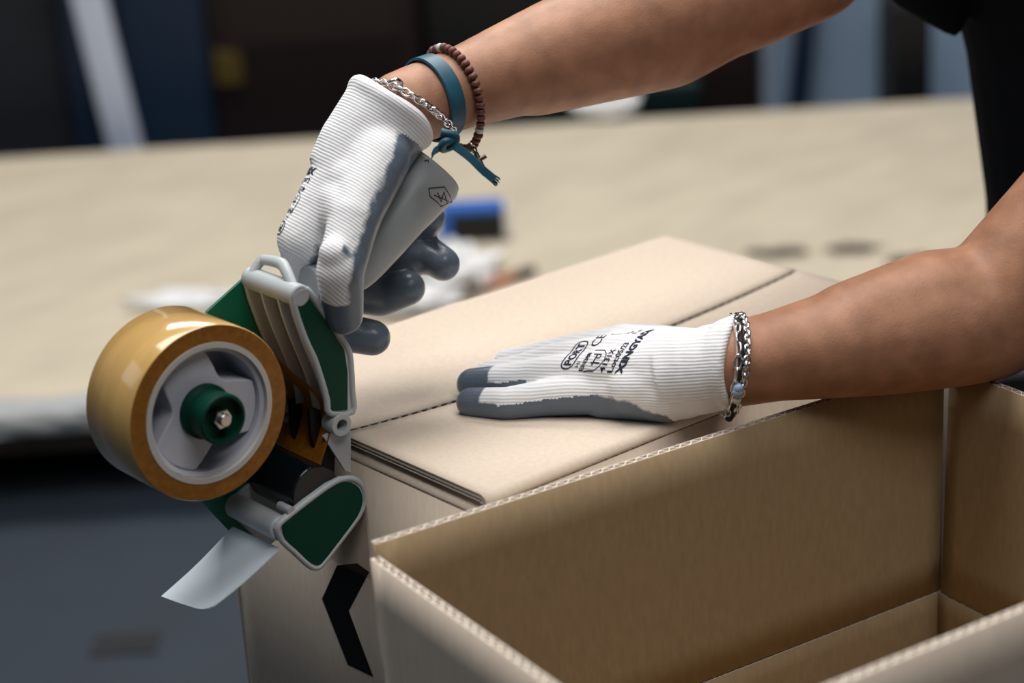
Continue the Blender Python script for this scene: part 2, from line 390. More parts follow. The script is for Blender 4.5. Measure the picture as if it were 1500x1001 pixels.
# ------------------------------------------------------------------ cartons
T = .005
def panel(name, U, Vv, fmap, parent, outer='kraft', inner='kraft_in', nu=24, nv=10, wave=.0078, label=None):
    """corrugated sheet: two liners and a fluted medium; fmap(u, v, w) places it, w = T is the outside"""
    bm = bmesh.new(); lt = .0006
    def slab(us, vs, wf, mo, mi, me_):
        top = [[bm.verts.new(fmap(u, v, wf(u)[1])) for v in vs] for u in us]
        bot = [[bm.verts.new(fmap(u, v, wf(u)[0])) for v in vs] for u in us]
        nU, nV = len(us), len(vs)
        def q(a, b, c, d, mi_):
            f = bm.faces.new((a, b, c, d)); f.material_index = mi_; f.smooth = mi_ != 2
        for i in range(nU-1):
            for j in range(nV-1):
                q(top[i][j], top[i+1][j], top[i+1][j+1], top[i][j+1], mo)
                q(bot[i][j], bot[i][j+1], bot[i+1][j+1], bot[i+1][j], mi)
        for i in range(nU-1):
            q(top[i][0], bot[i][0], bot[i+1][0], top[i+1][0], me_); q(top[i][-1], top[i+1][-1], bot[i+1][-1], bot[i][-1], me_)
        for j in range(nV-1):
            q(top[0][j], top[0][j+1], bot[0][j+1], bot[0][j], me_); q(top[-1][j], bot[-1][j], bot[-1][j+1], top[-1][j+1], me_)
    us = list(np.linspace(0, U, nu+1)); vs = list(np.linspace(0, Vv, nv+1))
    if nv > 6: vs = sorted(set(list(np.linspace(0, .0098, 7)) + list(np.linspace(.0098, Vv, nv))))
    slab(us, vs, lambda u: (T-lt, T), 0, 2, 2)
    slab(us, vs, lambda u: (0, lt), 2, 1, 2)
    n = int(U/wave*8); um = list(np.linspace(0, U, n+1)); amp = (T-2*lt)/2 - .0002
    slab(um, vs if nv > 6 else [0, Vv], lambda u: (T/2 + amp*math.sin(2*math.pi*u/wave)-.0005, T/2 + amp*math.sin(2*math.pi*u/wave)+.0005), 3, 3, 2)
    me = bpy.data.meshes.new(name); bm.to_mesh(me); bm.free()
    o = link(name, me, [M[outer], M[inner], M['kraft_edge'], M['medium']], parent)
    if label: o['label'] = label
    return o
BL_, BW_, BH_ = .411, .279, .30
RF = .0062
def arc(v, w, R=RF):
    """fold: v runs up and over the rounded edge; returns (inward, up) with up = 0 on the outer top face"""
    L_ = R*math.pi/2
    if v < L_:
        a = v/R; rr = R-(T-w); return R - rr*math.cos(a), -R + rr*math.sin(a)
    return R + (v-L_), -(T-w)
def sag(x, y, A):
    s = max(0., math.sin(math.pi*min(max(x/BL_, 0), 1)))**.8
    return -A*s*max(0., 1-abs(y-BW_/2)/(BW_/2))
closed = empty('closed_carton', (BL_/2, BW_/2, -BH_))
tag(closed, 'closed brown corrugated carton with its top flaps meeting under the flat gloved hand', 'carton')
panel('wall_panel', BL_, BH_-RF, lambda u, v, w: V(u, T-w, -BH_+v), closed, nv=2)
panel('wall_panel', BL_, BH_-RF, lambda u, v, w: V(BL_-u, BW_-T+w, -BH_+v), closed, nv=2)
lo_ = -T-.0022
panel('wall_panel', BW_-.011, BH_-RF+lo_, lambda u, v, w: V(T-w, BW_-.0055-u, -BH_+v), closed, nv=2)
panel('wall_panel', BW_-.011, BH_-RF+lo_, lambda u, v, w: V(BL_-T+w, .0055+u, -BH_+v), closed, nv=2)
def short_l(u, v, w):
    i, z = arc(v, w); y = BW_-.008-u; return V(i, y, lo_+z+sag(i, y, .0125)*min(1, i/.02))
def short_r(u, v, w):
    i, z = arc(v, w); y = .008+u; return V(BL_-i, y, lo_+z+sag(BL_-i, y, .0125)*min(1, i/.02))
panel('short_flap', BW_-.016, .13, short_l, closed); panel('short_flap', BW_-.016, .13, short_r, closed)
def long_f(u, v, w):
    i, z = arc(v, w); x = .0015+u; return V(x, i, z+sag(x, i, .0105)+.0008)
def long_b(u, v, w):
    i, z = arc(v, w); x = BL_-.0015-u; y = BW_-i; return V(x, y, z+sag(x, y, .0095)+.0008)
hw = BW_/2 + RF*(math.pi/2-1)
panel('long_flap', BL_-.003, hw-.0006, long_f, closed, nu=40, nv=16); panel('long_flap', BL_-.003, hw-.0022, long_b, closed, nu=40, nv=16)
panel('bottom_panel', BL_-.014, BW_-.014, lambda u, v, w: V(.007+u, .007+v, -BH_+.001+w), closed, nv=2)
# printed arrow on the short side
arrow_px = [(483, 833), (461, 882), (499, 979), (536, 997), (500, 900), (530, 843), (512, 830)]
bm = bmesh.new(); pts = [onX(x, y, -.0003) for x, y in arrow_px]
a = [bm.verts.new((-.0003, p.y, p.z)) for p in pts]; b2 = [bm.verts.new((-.00002, p.y, p.z)) for p in pts]
bm.faces.new(a); bm.faces.new(b2[::-1])
for i in range(len(a)): bm.faces.new((a[i], b2[i], b2[(i+1) % len(a)], a[(i+1) % len(a)]))
bm_obj('printed_arrow', bm, M['print_black'], closed)['label'] = 'black printed arrow'
bm = bmesh.new(); box(bm, (-.00035, .117, -.090), (-.0001, .165, -.045))
bm_obj('tape_strip', bm, M['tape_clear'], closed)['label'] = 'clear tape strip stuck to the carton end'

closed.location.x += .0055
# open carton in front: all four flaps stand up
FH = .157; OW = .268; U2 = Vector((.9906, -.1368, 0)); V2 = Vector((-.1368, -.9906, 0)); O2 = Vector((-.075, .0, .002))
openb = empty('open_carton', O2 + U2*BL_/2 + V2*OW/2 + V(0, 0, -BH_-.002), math.atan2(U2.y, U2.x))
tag(openb, 'open empty brown carton in the foreground with its flaps standing up', 'carton')
def wp(org, du, dn, lean=0., bow=0., U=1., z0=-FH, slope=0.):
    def f(u, v, w):
        q = org + du*u + dn*(w-T) + dn*(lean*v) + dn*(bow*math.sin(math.pi*u/U)*v/FH)
        return V(q.x, q.y, O2.z + z0 + v + slope*u)
    return f
panel('long_flap', BL_-.004, FH, wp(O2 + U2*.002, U2, -V2, .0, .0, BL_), openb, nu=30, nv=6)
panel('short_flap', OW-.020, FH-.004, wp(O2 + V2*.011, V2, -U2, .03, .0, OW), openb, nu=20, nv=6)
panel('short_flap', OW-.020, FH-.002, wp(O2 + U2*BL_ + V2*.008, V2, U2, .03, .0, OW), openb, nu=20, nv=6)
panel('long_flap', BL_-.004, FH, wp(O2 + U2*.002 + V2*OW, U2, V2, .0, .0, BL_), openb, nu=30, nv=6)
WH = BH_-FH-.001
zb = -BH_
def wl(org, du, dn):          # lower wall; its top 6 mm turns in slightly at the crease
    def f(u, v, w):
        k = max(0, (v-(WH-.005))/.005); q = org + du*u + dn*(w-T) - dn*(.0012*(1-k)); return V(q.x, q.y, O2.z + zb + v)
    return f
panel('wall_panel', BL_, WH, wl(O2, U2, -V2), openb, nv=12); panel('wall_panel', OW-.012, WH, wl(O2 + V2*.006, V2, -U2), openb, nv=12)
panel('wall_panel', OW-.012, WH, wl(O2 + U2*BL_ + V2*.006, V2, U2), openb, nv=12); panel('wall_panel', BL_, WH, wl(O2 + V2*OW, U2, V2), openb, nv=12)
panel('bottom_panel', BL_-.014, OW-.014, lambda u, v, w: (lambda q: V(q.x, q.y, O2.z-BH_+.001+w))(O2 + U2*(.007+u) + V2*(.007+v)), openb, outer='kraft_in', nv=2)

# packing bench under both cartons
bench = empty('packing_bench', (.17, .0, FLOOR)); tag(bench, 'grey packing bench carrying both cartons', 'bench')
bm = bmesh.new(); box(bm, (-.04, -.36, -.335), (.44, .29, -.3002)); bm_obj('bench_top', bm, M['bench'], bench, bevel=.003)
for x in (-.02, .38):
    for y in (-.34, .23):
        bm = bmesh.new(); box(bm, (x, y, FLOOR), (x+.04, y+.04, -.3355)); bm_obj('leg', bm, M['bench'], bench, bevel=.002)
# ------------------------------------------------------------------ tape gun
YN, YF = .1155, .168                   # near and far side of its frame
gun = empty('tape_gun', (-.03, .141, -.05))
tag(gun, 'grey and green hand tape gun pressed against the carton end', 'tape dispenser')
def PX(lst, Y): return [(lambda q: (q.x, q.z))(onY(x, y, Y)) for x, y in lst]
def P3(lst, Y): return [onY(x, y, Y) for x, y in lst]
TC = onY(308, 606, .118); tcx, tcz = TC.x, TC.z
# far metal plate that carries the hub
plate_px = [(368, 398), (300, 460), (238, 540), (222, 620), (262, 700), (302, 742), (336, 778), (372, 790), (440, 740), (470, 690), (462, 600), (425, 470)]
bm = bmesh.new(); prismY(bm, PX(plate_px, YF), YF, YF+.002); bm_obj('side_plate', bm, M['green_metal'], gun, bevel=.0004)
# upper bracket
U_out = [(427, 437), (431, 426), (442, 421), (453, 426), (482, 467), (511, 508), (516, 540), (517, 575), (517, 606), (483, 608), (479, 590), (472, 565), (462, 538), (448, 505), (435, 468)]
U_left = [(427, 437), (435, 468), (448, 505), (462, 538), (472, 565), (479, 592), (481, 612)]
UL = [(p.x, p.z) for p in smooth_line([Vector((x, 0, z)) for x, z in PX(U_left, YN)], 4)]
hub_c = PX([(500, 623)], YN)[0]
for nm, y0 in (('bracket_side', YN+.0015), ('bracket_side', YF-.004)):
    bm = bmesh.new(); prismY(bm, PX(U_out, YN), y0, y0+.003); o = bm_obj(nm, bm, M['grey'], gun, bevel=.0005)
    if y0 < .13:
        side = o
        ln = smooth_line(P3(U_out, YN+.002), 3, True); c = sum(ln, Vector())/len(ln)
        bm = bmesh.new(); tube(bm, [p + (c-p).normalized()*.0014 for p in ln], .0021, 8, True); bm_obj('rim', bm, M['grey'], side, 180)
        ins = [(434, 440), (439, 431), (450, 431), (478, 471), (505, 512), (510, 545), (510, 601), (487, 603), (483, 585), (476, 560), (466, 534), (453, 500), (441, 466)]
        bm = bmesh.new(); prismY(bm, PX(ins, YN), YN+.0005, YN+.002); bm_obj('inlay', bm, M['green'], side)['label'] = 'dark green inlay'
for y0 in (.1305, .1475):                       # curved inner ribs
    bm = bmesh.new(); prismY(bm, UL + [(x+.0065, z) for x, z in UL[::-1]], y0, y0+.0016); bm_obj('rib', bm, M['grey'], gun)
bk = [(p[0], p[1]) for p in PX([(453, 426), (482, 467), (511, 508), (517, 560), (517, 604)], YN)]   # closing web at the back
bm = bmesh.new(); prismY(bm, bk + [(x-.0022, z) for x, z in bk[::-1]], YN+.0046, YF-.0042); bm_obj('back_web', bm, M['grey'], gun)
bx_, bz_ = PX([(441, 434)], YN)[0]
bm = bmesh.new(); cylY(bm, bx_, bz_, .0066, YN+.0002, YF+.0005, 32); bm_obj('cross_bar', bm, M['grey'], gun, 40, bevel=.0012)
l0 = smooth_line([onY(365, 408, .163), onY(381, 384, .161), onY(390, 381, .156), onY(411, 386, .141), onY(419, 397, .133), onY(430, 424, .123)], 4)
bm = bmesh.new(); tube(bm, l0, .0026, 8, rx=.0036); bm_obj('guard_loop', bm, M['grey'], gun, 180)
bm = bmesh.new(); latheY(bm, hub_c[0], hub_c[1], [(.0037, YN-.0008), (.0066, YN-.0008), (.0071, YN), (.0071, YN+.010), (.0037, YN+.010)], 32); bm_obj('pivot_barrel', bm, M['grey'], gun, 40)
bm = bmesh.new(); latheY(bm, hub_c[0], hub_c[1], [(.0037, YF-.012), (.0070, YF-.012), (.0070, YF), (.0037, YF)], 32); bm_obj('pivot_barrel', bm, M['grey'], gun, 40)
bm = bmesh.new(); cylY(bm, hub_c[0], hub_c[1], .0036, YN+.007, YF-.002, 20); bm_obj('pivot_pin', bm, M['black_pl'], gun, 40)
tri = [(474, 640), (484, 634), (514, 632), (514, 692), (506, 690)]
for y0 in (YN+.0045, YF-.007):
    bm = bmesh.new(); prismY(bm, PX(tri, YN+.0045), y0, y0+.002); bm_obj('bracket_web', bm, M['grey'], gun)
for y0 in (.129, .149):
    arm_px = [(452, 598), (463, 598), (490, 655), (488, 700), (470, 700), (455, 640)]
    bm = bmesh.new(); prismY(bm, PX(arm_px, .13), y0, y0+.003); bm_obj('tension_arm', bm, M['black_pl'], gun)
# lower bracket, roller and bar
rl = onY(385, 716, .165); rr_ = .0165; rx_ = min(rl.x, -rr_-.012)+.0125
rlx, rlz = -rr_-.0008, onY(440, 737, .12).z+.0035
bm = bmesh.new(); cylY(bm, rlx-.010, rlz, rr_, YN+.0035, YF-.001, 48); bm_obj('pressure_roller', bm, M['black'], gun, 40, bevel=.001)
L_out = [(404, 776), (407, 768), (414, 761), (447, 734), (480, 710), (500, 700), (518, 699), (531, 708), (536, 722), (535, 737), (527, 756), (503, 789), (476, 824), (466, 834), (457, 834), (446, 827), (428, 810), (410, 793)]
lowo = None
for y0 in (YN+.0008, YF-.003):
    bm = bmesh.new(); prismY(bm, PX(L_out, YN), y0, y0+.0028); o = bm_obj('roller_bracket', bm, M['grey'], gun, bevel=.0005); lowo = lowo or o
ln = smooth_line(P3(L_out, YN+.0013), 2, True); c = sum(ln, Vector())/len(ln)
bm = bmesh.new(); tube(bm, [p + (c-p).normalized()*.0012 for p in ln], .0019, 8, True); bm_obj('rim', bm, M['grey'], lowo, 180)
ins = [(c + (p-c)*.885) for p in ln]
bm = bmesh.new(); prismY(bm, [(p.x, p.z) for p in ins], YN-.0002, YN+.001); bm_obj('inlay', bm, M['green'], lowo)['label'] = 'dark green inlay'
lb = onY(412, 779, YN)
bm = bmesh.new(); cylY(bm, lb.x+.002, lb.z, .0076, YN+.003, YF, 32); bm_obj('blade_bar', bm, M['grey'], gun, 40, bevel=.001)
bm = bmesh.new(); cylY(bm, *PX([(427, 749)], YN)[0], .0026, YN, YN+.012, 16); bm_obj('screw_boss', bm, M['grey'], gun, 40)
# frosted guard tongue under the blade
r0, r1 = onY(341, 772, .166), onY(410, 804, .1185)
e0 = onY(237, 876, .152); e1 = onY(304, 898, .1085)
bm = bmesh.new(); N = 10; top = []; bot = []
mid_b = (r1-r0).normalized(); nrm = mid_b.cross((e0-r0).normalized()).normalized()
for i in range(N+1):
    t = i/N; a_ = r0.lerp(e0, t); b_ = r1.lerp(e1, t); row = []
    for j in range(9):
        s_ = j/8; q = a_.lerp(b_, s_) + nrm*(.0015*math.sin(math.pi*t)) + nrm*(-.0008*(2*s_-1)**2*t)
        if i == N and j == 8: q = q.lerp(a_.lerp(b_, .9), .35)
        if i == N and j in (7, 8): q = q + (r0-e0).normalized()*(.0025 if j == 8 else .0005)
        row.append(q)
    top.append([bm.verts.new(q+nrm*.0004) for q in row]); bot.append([bm.verts.new(q-nrm*.0004) for q in row])
for i in range(N):
    for j in range(8):
        bm.faces.new((top[i][j], top[i+1][j], top[i+1][j+1], top[i][j+1])); bm.faces.new((bot[i][j], bot[i][j+1], bot[i+1][j+1], bot[i+1][j]))
for i in range(N):
    bm.faces.new((top[i][0], bot[i][0], bot[i+1][0], top[i+1][0])); bm.faces.new((top[i][8], top[i+1][8], bot[i+1][8], bot[i][8]))
for j in range(8):
    bm.faces.new((top[0][j], top[0][j+1], bot[0][j+1], bot[0][j])); bm.faces.new((top[N][j], bot[N][j], bot[N][j+1], top[N][j+1]))
bm_obj('guard_tongue', bm, M['guard'], gun, 60)['label'] = 'pale frosted plastic guard tongue'
# hub with three broad arms, green nut, steel bolt
bm = bmesh.new(); latheY(bm, tcx, tcz, [(.0352, .1215), (.0377, .1205), (.0377, .1655), (.003, .1655), (.003, .152), (.0352, .152)], 72)
hubo = bm_obj('hub', bm, M['hub'], gun, 40)
pts = []
for k in range(3):
    a0 = math.radians(108 - 120*k)
    for d in np.linspace(26, -26, 7): pts.append((tcx + .0350*math.cos(a0+math.radians(d)), tcz + .0350*math.sin(a0+math.radians(d))))
    for t in np.linspace(0, 1, 11)[1:-1]:                       # concave scallop to the next arm
        d = -26 - 68*t; r = .0350 - .0145*math.sin(math.pi*t)**.9
        pts.append((tcx + r*math.cos(a0+math.radians(d)), tcz + r*math.sin(a0+math.radians(d))))
bm = bmesh.new(); prismY(bm, pts, .1245, .1522); bm_obj('hub_spider', bm, M['hub'], hubo, bevel=.0012)
bm = bmesh.new(); latheY(bm, tcx, tcz, [(.0035, .1245), (.0160, .1245), (.0160, .1215), (.0138, .1200), (.0130, .1120), (.0146, .1115), (.0148, .1050), (.0138, .1040), (.0125, .1040), (.0118, .1100), (.0035, .1110)], 48)
nut = bm_obj('tension_nut', bm, M['green'], gun, 40); nut['label'] = 'dark green tension nut'
bm = bmesh.new(); cylY(bm, tcx, tcz, .0060, .1045, .1120, 6); cylY(bm, tcx, tcz, .0036, .1015, .1050, 20); cylY(bm, tcx, tcz, .0034, .1045, .1700, 16)
bm_obj('bolt', bm, M['steel'], nut, bevel=.0005)
# handle: swept ellipse with flared butt
hp = [onY(452, 418, .1415), onY(478, 412, .1415), onY(520, 395, .1415), onY(560, 350, .1415), onY(590, 312, .1415), onY(618, 280, .1415), onY(634, 262, .1415), onY(640, 254, .1415)]
hr = [.0115, .0120, .0135, .0155, .0170, .0190, .0205, .0165]
hl = smooth_line(hp, 5); hrr = [float(np.interp(i/5, range(len(hr)), hr)) for i in range(len(hl))]
bm = bmesh.new(); k_ = len(hl); rings = []
for i, q in enumerate(hl):
    d = (hl[min(i+1, k_-1)]-hl[max(i-1, 0)]).normalized(); y_ = Vector((0, 1, 0)); n_ = d.cross(y_).normalized()
    fl = max(0, (i/(k_-1)-.62)/.38)
    ring = []
    for j in range(28):
        a_ = 2*math.pi*j/28; cs, sn = math.cos(a_), math.sin(a_)
        rr2 = hrr[i]*(1 + .62*fl**1.5*max(0, cs) - .12*fl*max(0, -cs))                      # butt flares on the lower side
        ring.append(q + n_*(cs*rr2) + y_*(sn*min(hrr[i]*.92, .0165)))
    rings.append(ring)
loft(bm, rings); han = bm_obj('handle', bm, M['handle'], gun, 60, bevel=.0025)
# worn emblem outline scratched into the butt
em = [(628, 276), (651, 274), (659, 287), (664, 303), (652, 309), (640, 296), (630, 288)]
def on_handle(x, y, bv):
    d = Vector(ray(x, y)).normalized(); h = bv.ray_cast(Vector(CAM), d); return (h[0], h[1]) if h[0] else (None, None)
bvh_h = bvh_of(han.data); bm = bmesh.new()
for path in (em + [em[0]], [(641, 282), (646, 296), (650, 281), (655, 298)], [(636, 286), (648, 291), (661, 297)], [(658, 313), (663, 311), (667, 312)], [(622, 236), (628, 234), (627, 238)]):
    q = []
    for x, y in [((1-t)*a[0]+t*b_[0], (1-t)*a[1]+t*b_[1]) for a, b_ in zip(path, path[1:]) for t in (0, .5)] + [path[-1]]:
        h, n = on_handle(x, y, bvh_h)
        if h: q.append(h + n*.0001)
    if len(q) > 2: tube(bm, q, .00032, 5)
bm_obj('emblem', bm, M['black_pl'], han)['label'] = 'worn scratched emblem outline'
# roll of tape on the hub
roll = empty('tape_roll', (tcx, .142, tcz-.05)); tag(roll, 'roll of amber brown packing tape mounted on the tape gun', 'tape roll')
bm = bmesh.new(); latheY(bm, tcx, tcz, [(.0412, .1182), (.0508, .1182), (.0513, .1188), (.0513, .1658), (.0508, .1664), (.0412, .1664)], 128, [0, 1, 1, 1, 0, 1])
bm_obj('tape', bm, [M['tape_side'], M['tape_out']], roll, 40)
bm = bmesh.new(); latheY(bm, tcx, tcz, [(.0379, .1176), (.0411, .1176), (.0411, .1668), (.0379, .1668)], 96); bm_obj('core', bm, M['core'], roll, 40)
t0 = V(tcx+.0513*math.cos(.9), 0, tcz+.0513*math.sin(.9)); t1 = onY(484, 600, .12); t2 = V(rlx-.010+rr_*.3, 0, rlz+rr_*.97)
bm = bmesh.new(); ln = smooth_line([t0, V(*((t0+V(t1.x, 0, t1.z))/2)), V(t1.x, 0, t1.z), t2], 6)
for y0, y1 in ((.1185, .1655),):
    A_ = [bm.verts.new((p.x, y0, p.z)) for p in ln]; B_ = [bm.verts.new((p.x, y1, p.z)) for p in ln]
    for i in range(len(ln)-1): bm.faces.new((A_[i], A_[i+1], B_[i+1], B_[i]))
bm_obj('tape_strand', bm, M['tape_side'], roll, 180)
# ------------------------------------------------------------------ the packer
person = empty('person', (.66, -.04, FLOOR))
tag(person, 'person in a black T-shirt and white work gloves leaning over the cartons', 'person')
# right hand on the handle (picture column, row, depth plane Y)
RW = onY(566, 178, .148)                                     # wrist centre
def ch(lst): return [onY(x, y, Y) for x, y, Y in lst]
RF_ = dict(index=(ch([(446, 352, .153), (452, 440, .182), (503, 487, .176), (546, 495, .164)]), [.0155, .0130, .0122, .0115]),
           middle=(ch([(462, 318, .163), (495, 425, .190), (556, 437, .182), (598, 422, .168)]), [.0155, .0132, .0122, .0112]),
           ring=(ch([(490, 288, .170), (545, 398, .192), (626, 372, .182), (649, 387, .168)]), [.0150, .0130, .0118, .0112]),
           pinky=(ch([(520, 262, .172), (590, 350, .194), (620, 330, .188), (632, 320, .176)]), [.0140, .0115, .0100, .0092]),
           thumb=(ch([(556, 232, .132), (520, 318, .1175), (498, 398, .1085), (503, 462, .1145)]), [.0185, .0150, .0140, .0118]))
def build_glove(name, wrist, wrist_r, fingers, thumb_key, cuff_pts, voxel, palm_r, rim, wax, extra=(), smooth_n=16):
    bm = bmesh.new()
    for k, (P, R_) in fingers.items():
        for i in range(len(P)-1): capsule(bm, P[i], R_[i], P[i+1], R_[i+1])
        capsule(bm, wrist.lerp(P[0], .22), wrist_r*.86, P[0], palm_r if k != thumb_key else R_[0])
    keys = [k for k in fingers if k != thumb_key]
    for a, b_ in zip(keys, keys[1:]):
        capsule(bm, fingers[a][0][0], palm_r*.93, fingers[b_][0][0], palm_r*.93)
        mid_ = lambda k: wrist.lerp(fingers[k][0][0], .6)
        capsule(bm, mid_(a), palm_r, mid_(b_), palm_r)
    t0_ = fingers[thumb_key][0]; capsule(bm, t0_[1], fingers[thumb_key][1][1], wrist.lerp(fingers[keys[0]][0][0], .72), palm_r*.8)   # web
    # cuff: elliptical loft from the palm root to the rim, rolled edge on the rim
    rings = []
    for (c, ax, ra, rb, side) in cuff_pts:
        x = (side - ax*side.dot(ax)).normalized(); y = ax.cross(x)
        rings.append([c + x*(math.cos(2*math.pi*j/32)*ra) + y*(math.sin(2*math.pi*j/32)*rb) for j in range(32)])
    loft(bm, rings)
    c, ax, ra, rb, side = cuff_pts[-1]; x = (side - ax*side.dot(ax)).normalized(); y = ax.cross(x)
    tube(bm, [c + ax*(.004+wax*math.sin(2*math.pi*j/40*3)) + x*(math.cos(2*math.pi*j/40)*(ra-rim*.55)) + y*(math.sin(2*math.pi*j/40)*(rb-rim*.55)) for j in range(40)], rim, 10, True)
    for a, ra, b_, rb in extra: capsule(bm, a, ra, b_, rb)
    return remesh(bm, voxel, smooth_n)
def coat_attr(me, fingers, thumb_key, fn):
    segs = []
    for k, (P, R_) in fingers.items():
        for i in range(len(P)-1): segs.append((k, i, np.array(P[i]), np.array(P[i+1]), R_[i], R_[i+1]))
    co = np.empty(len(me.vertices)*3); me.vertices.foreach_get('co', co); co = co.reshape(-1, 3)
    nn = np.empty(len(me.vertices)*3); me.vertices.foreach_get('normal', nn); nn = nn.reshape(-1, 3)
    best = np.full(len(co), 9.); bi = np.zeros(len(co), int); bt = np.zeros(len(co))
    for n, (k, i, a, b_, r0, r1) in enumerate(segs):
        d = b_-a; t = np.clip(((co-a)@d)/(d@d), 0, 1); dist = np.linalg.norm(co-a-t[:, None]*d, axis=1) - (r0+(r1-r0)*t)
        mk = dist < best; best[mk] = dist[mk]; bi[mk] = n; bt[mk] = t[mk]
    val = fn(co, nn, [(segs[n][0], segs[n][1]) for n in range(len(segs))], bi, bt, best)
    at_ = me.attributes.new('coat', 'FLOAT', 'POINT'); at_.data.foreach_set('value', val.astype(np.float32))
# --- right glove
rc = onY(575, 165, .149); rax = (onY(640, 135, .152)-onY(566, 182, .149)).normalized()
rim_ax = (onY(620, 120, .15)-onY(566, 178, .15)).normalized()
cam_side = Vector((-.59, -.73, 0)).normalized()
rp_ = onY(535, 232, .150)
cuffR = [(onY(510, 268, .155), (RW-rp_).normalized(), .030, .0275, cam_side), (onY(533, 222, .152), (RW-rp_).normalized(), .0265, .0285, cam_side),
         (onY(552, 192, .150), (RW-rp_).lerp(rim_ax*.05, .35).normalized(), .0262, .0285, cam_side), (onY(566, 172, .149), rim_ax.lerp((RW-rp_).normalized(), .45).normalized(), .0275, .0290, cam_side)]
T1, T2 = RF_['thumb'][0][0], RF_['thumb'][0][1]; I1, M1 = RF_['index'][0][0], RF_['middle'][0][0]
exR = [(T1, .0175, RW.lerp(M1, .5), .020), (T2, .0155, RW.lerp(I1, .62), .017), (T1.lerp(T2, .5), .0165, RW.lerp(I1, .5), .021), (RW.lerp(rp_, .75), .0235, T1.lerp(T2, .35), .0168), (RW.lerp(I1, .35), .0235, I1, .0165), (RW.lerp(M1, .35), .0235, M1, .0165),
       (onY(490, 372, .1075), .0095, onY(522, 386, .1085), .0065)]
gR = build_glove('glove', RW.lerp(rp_, .55), .0265, RF_, 'thumb', cuffR, .0016, .0150, .0052, .0012, exR)
palm_dir = np.array(Vector((.84, -.46, -.28)).normalized())
def fnR(co, nn, segs, bi, bt, best):
    v = nn@palm_dir*.5 + .36
    for n, (k, i) in enumerate(segs):
        mk = bi == n
        if k != 'thumb':
            if i >= 1: v[mk] = 1.0
            else: v[mk] = np.maximum(v[mk], np.clip((bt[mk]-.50)*3 + nn[mk]@np.array([.5, -.35, -.5]), 0, 1))
        else:
            if i == 2: v[mk] = np.maximum(v[mk], (bt[mk]-.45)*2.5 + .35)
    axial = (co - np.array(rp_))@np.array((RW-rp_).normalized())
    v[axial > .022] = 0.
    return v
coat_attr(gR, RF_, 'thumb', fnR)
hand_axis_R = (RW - onY(450, 350, .155)).normalized()
gloR = link('glove', gR, glove_mat('glove_knit_raised', tuple(hand_axis_R), .0019), person, 180); gloR['label'] = 'white knit glove with grey coated palm gripping the tape gun'
# --- left glove, flat on the flaps (picture column, row, height)
def cz(lst): return [onZ(x, y, z) for x, y, z in lst]
LWr = onZ(1030, 545, .030)
LF_ = dict(pinky=(cz([(892, 574, .012), (800, 583, .007), (742, 592, .004), (690, 590, .0015)]), [.0140, .0115, .0105, .0096]),
           ring=(cz([(888, 545, .022), (800, 552, .013), (738, 560, .006), (692, 563, .002)]), [.0150, .0122, .0112, .0104]),
           middle=(cz([(896, 525, .027), (815, 530, .017), (760, 545, .008), (716, 552, .002)]), [.0150, .0122, .0112, .0104]),
           index=(cz([(914, 510, .024), (835, 518, .016), (785, 527, .008), (745, 534, .002)]), [.0150, .0120, .0110, .0104]),
           thumb=(cz([(985, 515, .016), (955, 503, .006), (915, 500, .000), (880, 503, -.001)]), [.0160, .0130, .0110, .0095]))
lax = (onZ(1120, 528, .038)-onZ(1010, 548, .027)).normalized()
upz = Vector((0, 0, 1))
ltl = (lax + V(0, 0, -.22) - VIEW*.12).normalized()
cuffL = [(onZ(975, 549, .0255), lax, .0225, .027, upz), (onZ(1000, 546, .0275), lax, .0252, .0275, upz), (onZ(1012, 545, .0285), lax, .0262, .0282, upz), (onZ(1022, 544, .029), (lax+ltl).normalized(), .0252, .0272, upz), (onZ(1034, 542, .030), ltl, .0272, .0285, upz), (onZ(1043, 539, .0315), ltl, .0258, .0275, upz), (onZ(1054, 536, .033), ltl, .0276, .0288, upz), (onZ(1064, 533, .0345), ltl, .0276, .0285, upz)]
PK, RG, IX = LF_['pinky'][0][0], LF_['ring'][0][0], LF_['index'][0][0]
exL = [(onZ(975, 575, .017), .0185, PK, .0155), (onZ(1000, 560, .022), .0225, onZ(930, 570, .017), .018), (LWr, .0255, RG, .0165), (LWr, .0245, IX, .0155), (onZ(960, 590, .010), .012, onZ(880, 590, .006), .010)]
gL = build_glove('glove', LWr, .0275, LF_, 'thumb', cuffL, .0016, .0150, .0036, .0006, exL, 9)
def fnL(co, nn, segs, bi, bt, best):
    pd = np.array(Vector((-.22, -.28, -.95)).normalized())
    v = nn@pd*.9 + .55
    hand = np.array((LWr - LF_['pinky'][0][3]).normalized())
    for n, (k, i) in enumerate(segs):
        mk = bi == n
        if i == 2 and k in ('pinky', 'ring'): v[mk] = np.maximum(v[mk], (bt[mk]-.35)*1.3 + (.25 if k == 'pinky' else .5))
        if k == 'ring' and i == 2: v[mk] = np.maximum(v[mk], bt[mk]*2)
        if k in ('middle', 'index') and i == 2: v[mk] = np.where(nn[mk][:, 2] > -.1, 0, v[mk])
    ax = (co-np.array(LWr))@np.array(lax)
    v = v - np.clip((ax+.075)/.055, 0, 1)*.75
    v[ax > -.022] = 0.
    tip = np.array([segs[n][1] == 2 for n in range(len(segs))])[bi]
    v[(nn[:, 2] > .3) & ~tip] = 0.
    return v
coat_attr(gL, LF_, 'thumb', fnL)
gloL = link('glove', gL, glove_mat('glove_knit_flat', (.15, .2, .97), .0019), person, 180); gloL['label'] = 'white knit glove pressed flat on the carton flaps'
